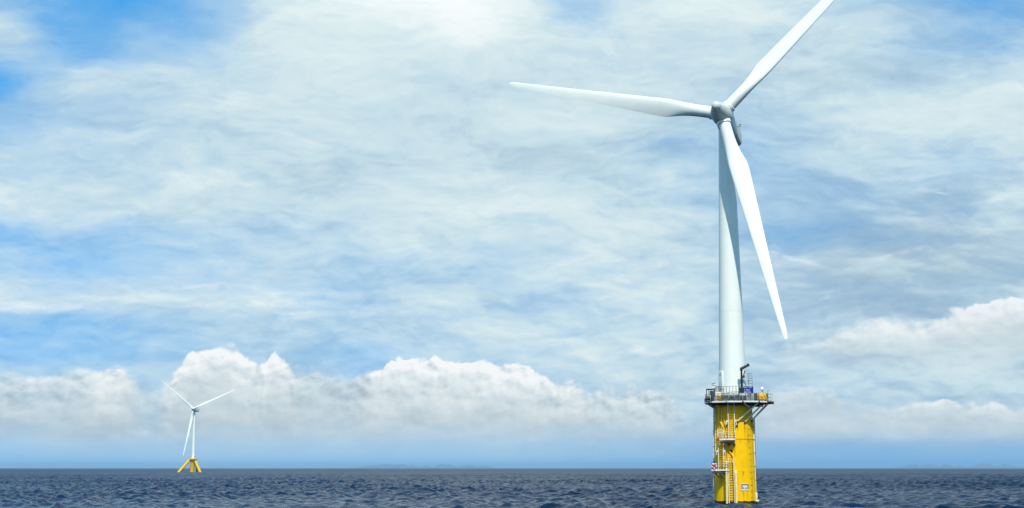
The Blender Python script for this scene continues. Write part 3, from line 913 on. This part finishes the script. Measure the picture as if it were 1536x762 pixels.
# upper landing
def landing(px0, px1, py, y0, y1, m_edge, m_rail, left_open=False, h=1.15, thick=.22, rail_step=.7, gate=True):
    a = at(px0, py, y0); b = at(px1, py, y0)
    z = (a.z + b.z) / 2
    cx = (a.x + b.x) / 2; wd = b.x - a.x; cy = (y0 + y1) / 2; dp = y1 - y0
    bm = NB(); box(bm, (cx, cy, z - .03), (wd - .1, dp, .06))
    L = finish(bm, 'landing', 'under', turb, False)
    bm = NB(); box(bm, (cx, y0 - .03, z - .06), (wd, .06, thick)); 
    for s in (-1, 1): box(bm, (cx + s * wd / 2, cy, z - .06), (.06, dp - .05, thick))
    finish(bm, 'edge_beam', m_edge, L, False)
    bm = NB(); box(bm, (cx, cy + .05, z - .5), (wd * .92, .14, .22)); box(bm, (cx, y0 + .2, z - .42), (wd * .95, .1, .12))
    finish(bm, 'under_beam', 'midsteel', L, False)  # dark steel colour stands in for the shade beneath the landing
    railing('railing', [(a.x + .04, y1), (a.x + .04, y0 + .03), (b.x - .04, y0 + .03), (b.x - .04, y1)], z, h, L, m_rail, rail_step, r=.035)
    return a, b, z
landing(1078.5, 1102.6, 658.5, -4.7, -2.9, 'pale', 'cream', rail_step=.55)
la = landing(1067.2, 1092.8, 704.5, -4.5, -2.6, 'pale', 'midsteel', rail_step=.8)
# dark bracket below and the raking props
bm = NB(); tube(bm, at(1078.5, 706.5, -4.2), at(1088.0, 717, -3.5), .11, 8); finish(bm, 'prop', 'cream', turb)
bm = NB(); tube(bm, at(1071, 706.5, -4.2), at(1078, 716, -2.9), .10, 8); finish(bm, 'prop', 'rust', turb)
# tall frame on the upper landing
bm = NB(); a = at(1076.4, 645, -4.2); b = at(1085.0, 645, -4.2); zz = at(1080, 667, -4.2).z
for x in (a.x, b.x): tube(bm, (x, -4.2, zz), (x, -4.2, a.z), .09, 8)
for q in (0, .45, .9): tube(bm, (a.x, -4.2, a.z - q), (b.x, -4.2, a.z - q), .06, 8)
finish(bm, 'guard_hoop', 'cream', turb)

# boat landing bumpers
for (p0, p1, r, m_) in ((1089.6, 694, .17, 'bumper'), (1104.0, 708, .20, 'bumper')):
    bm = NB(); a = at(p0, p1, -4.35); b = at(p0 + .6, 751, -4.35)
    poly(bm, [(a.x, -3.0, a.z + .1), (a.x, -3.9, a.z + .1), (a.x, -4.3, a.z - .25), (b.x, -4.35, -2.5)], r, 12)
    for z in (1.2, 3.6): tube(bm, (b.x, -4.3, z), (b.x, -3.1, z), .12, 8)
    finish(bm, 'boat_bumper', m_, turb)
# pipes running down the face
for pts, r, m_ in ((((1079.5, 611), (1079.5, 628), (1082, 634), (1087.5, 645), (1089.3, 657)), .13, 'yellow_clean'),
                   (((1086.5, 611), (1086.5, 629), (1089, 640), (1091, 650)), .10, 'yellow_clean'),
                   (((1083.2, 611), (1083.4, 636), (1083.6, 657)), .06, 'cream'),
                   (((1089.5, 668), (1094, 676), (1100.5, 686)), .10, 'orange'),
                   (((1086.5, 668), (1091, 678), (1092, 690)), .08, 'orange')):
    bm = NB(); V = []
    for x, y in pts:
        q = at(x, y, -3.1); V.append(on_col(q.x, q.z, .16))
    poly(bm, V, r, 8); finish(bm, 'pipe', m_, turb)

# davit crane
bm = NB()
b0 = at(1113.0, 590, -3.6); b1 = at(1112.6, 555, -3.6)
cx = b0.x
box(bm, (cx, -3.6, ZD + .35), (1.0, .9, .7), 0, .06)
tube(bm, (cx, -3.6, ZD), (cx, -3.6, 18.6), .34, 14, .30); tube(bm, (cx, -3.6, 18.6), (cx, -3.6, b1.z), .20, 14, .15)
box(bm, (cx - .05, -3.6, 18.1), (.85, .7, 1.0), 0, .06)
crane = finish(bm, 'crane', 'green', turb, True, 40)
bm = NB(); p = at(1111.6, 553.2, -3.6); q = at(1122.2, 547.6, -3.2)
tube(bm, p, q, .24, 12, .20); box(bm, (cx, -3.6, b1.z + .1), (.45, .5, .5), 0, .06)
box(bm, q, (.4, .45, .45), 0, .06)
finish(bm, 'boom', 'green', crane)
bm = NB(); tube(bm, (cx + .25, -3.6, b1.z - 1.2), (cx + .55, -3.55, b1.z - .1), .09, 8); box(bm, (cx + .35, -3.6, b1.z - 1.1), (.35, .3, .4))
finish(bm, 'hydraulic_ram', 'dark', crane)

# antenna rack
bm = NB()
a = at(1121.2, 560, -1.6); b = at(1127.9, 560, -1.6); zb = at(1124, 586, -1.6).z
for x in (a.x + .08, b.x): tube(bm, (x, -1.6, ZD), (x, -1.6, a.z - (0 if x < b.x else .6)), .035, 6)
for py in (560.5, 564, 567.5, 570.5, 575.5, 580):
    z = at(1124, py, -1.6).z; tube(bm, (a.x, -1.6, z), (b.x, -1.6, z), .045, 6)
box(bm, (a.x + .15, -1.65, at(1122, 572, -1.6).z), (.18, .15, .35))
finish(bm, 'antenna_rack', 'midsteel', turb)
# shelter frame at the other end with an anemometer mast
bm = NB()
a = at(1059.2, 584, -1.8); b = at(1071.5, 583, -1.8)
box(bm, ((a.x + b.x) / 2, -1.6, a.z), (b.x - a.x, 2.0, .12))
for x in (a.x + .06, a.x + .45, b.x - .5, b.x - .06): tube(bm, (x, -2.5, ZD), (x, -2.5, a.z), .05, 6)
tube(bm, (a.x + .06, -.7, ZD), (a.x + .06, -.7, a.z), .05, 6)
finish(bm, 'shelter_frame', 'dark', turb, False)
bm = NB(); p = at(1070.2, 582, -2.0)
box(bm, p + Vector((0, 0, .12)), (.55, .4, .3), 0, .05); tube(bm, p, p + Vector((0, 0, .9)), .03, 6)
finish(bm, 'mast_base', 'pale', turb)
bm = NB(); q = at(1070.0, 575.2, -2.0)
tube(bm, at(1067, 576.3, -2.0), at(1073.2, 574.2, -2.0), .055, 6); tube(bm, at(1068.5, 578.7, -2), at(1072.5, 579.0, -2), .075, 6)
tube(bm, at(1072.5, 579.0, -2), at(1080.5, 579.6, -2), .035, 6); tube(bm, q, p, .03, 6)
finish(bm, 'wind_sensor', 'dark', turb)

# ------------------------------------------------------------------ things standing on the deck or fixed as boards
WM = Matrix.Translation((TX, TY, 0)) @ Matrix.Rotation(-TAZ, 4, 'Z')
def on_deck(name, p):
    v = WM @ Vector(p); return empty(name, v, -TAZ)
def lettering(bm, cx, y, z, wd, hh, seed, words=(5,)):
    """a line of small block characters"""
    rr = random.Random(seed); tot = sum(words) + (len(words) - 1) * .6
    cw = wd / tot; x = cx - wd / 2
    for k, n in enumerate(words):
        for i in range(n):
            sh = rr.choice(('E', 'H', 'O', 'I'))
            s = cw * .2; W = cw * .78; X0 = x + cw * .1
            def bx(u0, u1, v0, v1): box(bm, (X0 + (u0 + u1) / 2 * W, y, z + (v0 + v1 - 1) / 2 * hh), ((u1 - u0) * W, .012, (v1 - v0) * hh))
            bx(0, .26, 0, 1)
            if sh in 'HO': bx(.74, 1, 0, 1)
            if sh in 'EO': bx(.3, .72, 0, .2); bx(.3, .72, .8, 1)
            if sh in 'EH': bx(.3, .72, .4, .62)
            x += cw
        x += cw * .6

# blue name board
a = at(1115.2, 579.8, -4.0); b = at(1130.2, 590.0, -4.0)
cx = (a.x + b.x) / 2; zc = (a.z + b.z) / 2
sg = on_deck('sign', (cx, -4.0, ZD)); tag(sg, 'blue board with three lines of white lettering on the deck beside the crane', 'sign')
bm = NB(); box(bm, (0, 0, zc - ZD), (b.x - a.x, .08, a.z - b.z), 0, .015); finish(bm, 'board', 'blue', sg, False)
bm = NB()
W, H = b.x - a.x, a.z - b.z
lettering(bm, -.02 * W, -.048, zc - ZD + H * .36, W * .84, H * .12, 1, (6, 7))
finish(bm, 'lettering', 'ink', sg, False); bm = NB()
lettering(bm, -.36 * W, -.048, zc - ZD + H * .02, W * .12, H * .15, 2, (1,))
lettering(bm, -.02 * W, -.048, zc - ZD + H * .00, W * .42, H * .15, 3, (7,))
finish(bm, 'lettering', 'ink', sg, False); bm = NB()
lettering(bm, -.10 * W, -.048, zc - ZD - H * .31, W * .68, H * .15, 4, (9,))
finish(bm, 'lettering', 'ink', sg, False)
for x in (-W * .4, W * .4):
    bm = NB(); tube(bm, (x, .1, 0), (x, .1, zc - ZD + H * .3), .04, 6); finish(bm, 'post', 'steel', sg)

# white plate on the column
a = at(1110.2, 725.2, -3.4); b = at(1123.4, 736.2, -3.4)
cx = (a.x + b.x) / 2; zc = (a.z + b.z) / 2; W = b.x - a.x; H = a.z - b.z
pc = on_col(cx, zc, .05); rz = math.atan2(cx, -pc.y)
pl = empty('plate', WM @ pc, -TAZ + rz); pl.name = 'name_plate'
tag(pl, 'white rectangular plate with black lettering low on the yellow column', 'sign')
bm = NB(); box(bm, (0, 0, 0), (W * .95, .06, H * .92), 0, .01); finish(bm, 'board', 'pale', pl, False)
bm = NB()
for (x, z, sx, sz) in ((0, H * .33, W * .84, .16), (-W * .36, -.02, .16, H * .5), (W * .43, .02, .14, H * .56)): box(bm, (x, -.036, z), (sx, .014, sz))
lettering(bm, .06, -.036, -H * .16, W * .60, H * .26, 8, (3, 4))
finish(bm, 'lettering', 'black', pl, False)

# cabinets, crates and other gear
def gear(name, px0, px1, py0, ly, dep, m, label, cat, builder=None, z0=None, bev=.06):
    a = at(px0, py0, ly); b = at(px1, py0, ly)
    cx = (a.x + b.x) / 2; W = b.x - a.x; H = a.z - (ZD if z0 is None else z0)
    e = on_deck(name, (cx, ly + dep / 2, ZD if z0 is None else z0)); tag(e, label, cat)
    bm = NB(); box(bm, (0, 0, H / 2 + .03), (W, dep, H - .06), 0, bev); finish(bm, 'case', m, e, True, 30)
    return e, W, H, dep
e, W, H, D = gear('cabinet', 1108.5, 1120.5, 590.2, -4.4, .9, 'steel', 'grey equipment cabinet with a pale lid below the crane', 'cabinet')
bm = NB(); box(bm, (0, 0, H + .03), (W * 1.03, D * 1.05, .12), 0, .03); finish(bm, 'lid', 'pale', e)
for q in (-W * .22, W * .22):
    bm = NB(); box(bm, (q, -D / 2 - .02, H * .45), (W * .36, .03, H * .6)); finish(bm, 'door', 'dark', e, False)
e, W, H, D = gear('cabinet', 1130.6, 1136.0, 590.0, -3.6, .8, 'navy', 'dark blue upright cabinet between the blue board and the yellow tank', 'cabinet')
bm = NB(); box(bm, (0, -D / 2 - .015, H * .55), (W * .7, .03, H * .6)); finish(bm, 'door', 'dark', e, False)
e, W, H, D = gear('yellow_tank', 1136.4, 1151.4, 589.6, -3.0, 1.3, 'orange', 'orange yellow tank on a rusty skid at the deck end', 'tank', bev=.28, z0=ZD + .22)
bm = NB(); box(bm, (0, 0, -.12), (W * 1.08, D * 1.05, .2)); 
for s in (-1, 1): box(bm, (s * W * .3, 0, -.03), (.18, D * 1.02, .1))
finish(bm, 'skid', 'rust', e, False)
bm = NB(); box(bm, (-W * .1, -D / 2 - .01, H * .45), (.3, .06, .14)); tube(bm, (W * .1, -D / 2 - .03, H * .75), (W * .34, -D / 2 - .03, H * .3), .04, 6); box(bm, (W * .1, 0, H + .02), (.35, .35, .1), 0, .03)
finish(bm, 'fitting', 'rust', e)
e, W, H, D = gear('yellow_box', 1075.4, 1081.8, 593.2, -4.5, .7, 'orange', 'small yellow box on the deck under the shelter end', 'box')
bm = NB(); box(bm, (0, 0, H + .02), (W * 1.06, D * 1.06, .08)); box(bm, (0, -D / 2 - .02, H * .5), (.16, .03, .12)); finish(bm, 'lid', 'yellow_clean', e)
e, W, H, D = gear('cabinet', 1064.6, 1070.6, 586.0, -2.9, .7, 'dark', 'black upright cabinet inside the open shelter frame', 'cabinet')
bm = NB(); box(bm, (0, -D / 2 - .015, H * .5), (W * .7, .03, H * .75)); finish(bm, 'door', 'navy', e, False)
e, W, H, D = gear('cabinet', 1073.0, 1081.5, 588.0, -2.95, .4, 'cream', 'pale cream control box behind the small yellow box', 'cabinet')
bm = NB(); box(bm, (0, -D / 2 - .015, H * .5), (W * .75, .03, H * .5)); finish(bm, 'door', 'steel', e, False)
# hose reel / winch lying on deck
for (px, lab) in ((1061.5, 'dark drum winch at the deck corner outside the shelter'), (1097.5, 'dark cable drum behind the front railing above the ladder')):
    p = at(px, 597, -3.3 if px < 1070 else -4.3); e = on_deck('winch', (p.x, p.y, ZD)); tag(e, lab, 'winch')
    bm = NB(); tube(bm, (-.42, 0, .6), (.42, 0, .6), .32, 16); finish(bm, 'drum', 'dark', e)
    for s in (-.45, .45):
        bm = NB(); tube(bm, (s - .03, 0, .6), (s + .03, 0, .6), .52, 18); finish(bm, 'flange', 'steel', e)
    bm = NB()
    for s in (-.5, .5): box(bm, (s, 0, .3), (.06, .6, .6))
    box(bm, (0, 0, .05), (1.1, .8, .08)); finish(bm, 'frame', 'dark', e, False)
# round lamp on a post at the deck end
p = at(1143.3, 583.2, -2.4); e = on_deck('navigation_lamp', (p.x, p.y, ZD)); tag(e, 'white round lamp on a thin post behind the yellow tank', 'lamp')
bm = NB(); tube(bm, (0, 0, 0), (0, 0, p.z - ZD - .18), .04, 6); finish(bm, 'post', 'steel', e)
bm = NB(); lathe(bm, [(.16, -.30), (.28, -.22), (.33, -.02), (.3, .14), (.18, .27), (.04, .31)], 20, M4=Matrix.Translation((0, 0, p.z - ZD))); finish(bm, 'lens', 'ink', e)
bm = NB(); lathe(bm, [(.13, -.42), (.15, -.31)], 20, M4=Matrix.Translation((0, 0, p.z - ZD))); finish(bm, 'collar', 'dark', e)
p = at(1151.5, 586, -1.8); e = on_deck('flag_post', (p.x, p.y, ZD)); tag(e, 'thin dark aerial at the railing corner past the yellow tank', 'aerial')
bm = NB(); tube(bm, (0, 0, 0), (0, 0, p.z - ZD), .03, 6); finish(bm, 'post', 'dark', e); e.name = 'aerial'
bm = NB(); tube(bm, (0, 0, p.z - ZD), (.35, 0, p.z - ZD + .12), .03, 6); finish(bm, 'arm', 'dark', e)
# lifebuoy on the lower landing's railing
p = at(1071.2, 699.6, -4.6)
e = empty('lifebuoy', WM @ p, -TAZ); tag(e, 'red and white lifebuoy hanging on the railing of the lower landing', 'lifebuoy')
def torus_part(bm, a0, a1, R0=.34, r=.11, n=10, m=8):
    prev = None
    for i in range(n + 1):
        a = a0 + (a1 - a0) * i / n
        ring = [bm.verts.new(((R0 + r * math.cos(t)) * math.cos(a), r * math.sin(t), (R0 + r * math.cos(t)) * math.sin(a))) for t in [2 * math.pi * k / m for k in range(m)]]
        if prev:
            for k in range(m): bm.faces.new((prev[k], prev[(k + 1) % m], ring[(k + 1) % m], ring[k]))
        else: bm.faces.new(ring[::-1])
        prev = ring
    bm.faces.new(prev)
bm = NB()
for k in range(4): torus_part(bm, R(90 * k + 22), R(90 * k + 88))
finish(bm, 'ring', 'red', e)
bm = NB()
for k in range(4): torus_part(bm, R(90 * k - 2), R(90 * k + 22), r=.113, n=4)
finish(bm, 'band', 'ink', e)
bm = NB(); box(bm, (0, .2, 0), (1.0, .05, 1.0)); finish(bm, 'backing_board', 'pale', e, False)
# red lamp on the upper landing's corner
p = at(1077.4, 657.5, -4.75); e = empty('lamp', WM @ p, -TAZ); e.name = 'marker_lamp'; tag(e, 'small red lamp at the corner of the upper landing', 'lamp')
bm = NB(); lathe(bm, [(.13, -.2), (.17, -.1), (.17, .12), (.1, .22)], 14); finish(bm, 'lens', 'red', e)
bm = NB(); tube(bm, (.1, .05, -.1), (.6, .1, -.15), .04, 6); box(bm, (0, 0, -.24), (.3, .3, .07)); finish(bm, 'bracket', 'rust', e)

# ================================================================== the far turbine
FX, FY = -452.5, 1907.0
FAZ = math.atan2(FX, FY)
far = empty('offshore_wind_turbine', (FX, FY, 0), -FAZ)
tag(far, 'distant small white turbine on a yellow tripod float', 'wind turbine')
FD = math.hypot(FX, FY)
def atf(px, py, ly=0.0):
    x = (px - 768) / 2000; v = (381 - py) / 2000
    up = math.sin(PITCH) + v * math.cos(PITCH); fw = math.cos(PITCH) - v * math.sin(PITCH)
    f2 = x * math.sin(FAZ) + fw * math.cos(FAZ); r2 = x * math.cos(FAZ) - fw * math.sin(FAZ)
    k = (FD + ly) / f2
    return Vector((r2 * k, ly, up * k + CAM_H))
fb = atf(289.8, 690); ft = atf(291.6, 617)
TXo = fb.x
bm = NB()
prof = [(2.35, fb.z - 3)]
for k in range(21):
    prof.append((2.35 - .85 * k / 20, fb.z + (88.0 - fb.z) * k / 20))
lathe(bm, prof, 40, cx=0)
for v in bm.verts: v.co.x += TXo + (ft.x - TXo) * max(0, (v.co.z - fb.z)) / (ft.z - fb.z)
ftower = finish(bm, 'tower', 'white', far)
bm = NB(); c0 = atf(288.7, 690); 
prof = [(2.9, -10), (2.9, fb.z - 2.2), (3.3, fb.z - 1.6), (3.4, fb.z - .2)]
lathe(bm, prof, 40, cx=c0.x); fcol = finish(bm, 'foundation_column', 'yellow', far)
for a, b in ((atf(283.6, 690.5, -1.5), atf(269.6, 706.5, -6)), (atf(292.6, 691, -2.0), atf(299.6, 706.8, -8)), (atf(291.5, 691, 3), atf(295.2, 706.0, 12))):
    bm = NB(); d = (b - a).normalized(); tube(bm, a - d * 1.5, b + d * 6, 1.75, 18); finish(bm, 'brace', 'yellow', far)
bm = NB(); tube(bm, atf(289.5, 689, -1.8), atf(283.0, 690.0, -1.8), 1.6, 16); tube(bm, atf(289.5, 689.2, -2), atf(293.6, 690.5, -2.2), 1.5, 16)
finish(bm, 'node', 'yellow', far)
zp = atf(289, 688.4).z
bm = NB(); lathe(bm, [(3.4, zp - 1.5), (6.4, zp - .6), (6.4, zp), (2.2, zp)], 12, cx=TXo - .3, cap=False)
fd = finish(bm, 'deck', 'yellow', far, False)
ringf = [(TXo - .3 + 5.8 * math.cos(R(a)), 5.8 * math.sin(R(a))) for a in range(0, 361, 30)]
railing('railing', ringf, zp, 1.4, fd, 'yellow_clean', 1.6, r=.09)
bm = NB(); box(bm, (TXo + 3.2, -3.2, zp + 1.0), (1.6, 1.4, 2.0), 0, .1); finish(bm, 'cabinet', 'pale', fd)
bm = NB(); box(bm, (TXo - 2.8, -4.0, zp + .8), (2.0, 1.2, 1.6), 0, .1); finish(bm, 'cabinet', 'pale', fd)
bm = NB(); tube(bm, (TXo + 1.5, -4.6, zp), (TXo + 1.5, -4.6, zp + 3.2), .2, 8); tube(bm, (TXo + 1.5, -4.6, zp + 3.2), (TXo + 3.6, -4.8, zp + 4.0), .18, 8)
finish(bm, 'crane', 'green', fd)
bm = NB()
for s in (-.5, .5): tube(bm, (c0.x + 4.2 + s, -2.6, -2), (c0.x + 4.2 + s, -2.6, zp), .16, 6)
for k in range(24): tube(bm, (c0.x + 3.7, -2.6, k * .75), (c0.x + 4.7, -2.6, k * .75), .07, 4)
finish(bm, 'ladder', 'cream', far)
fh = atf(290.0, 613.0, -6.0)
FYAW = R(28.0)
fn, fs, fu = frame(FYAW, R(6))
fmt = basis(fn, fs, fu, fh)
bm = NB(); lathe(bm, [(1.6, -2.3), (2.2, -2.0), (2.5, -1), (2.5, .6), (2.2, 2.0), (1.5, 3.2), (.7, 3.9), (.1, 4.05)], 36, M4=fmt)
fhub = finish(bm, 'hub', 'white', far)
for k in range(3):
    a = R(37.5) + k * 2 * math.pi / 3
    d = (fs * math.cos(a) + fu * math.sin(a)).normalized()
    blade('blade', far, fh, d, fn, 67.5, 2.3, 3.6, .8, 6.0, 13.0, 1.8, 13.0, prebend=1.5)
bm = NB(); rounded_box_along(bm, fmt, [(-2.4, 2.0, 2.0, 0, 1.2), (-3.2, 2.6, 2.7, 0, .8), (-9, 2.7, 2.8, 0, .6), (-13.4, 2.6, 2.7, .1, .6), (-14.0, 1.9, 1.9, .1, .6)])
finish(bm, 'nacelle', 'white', far)
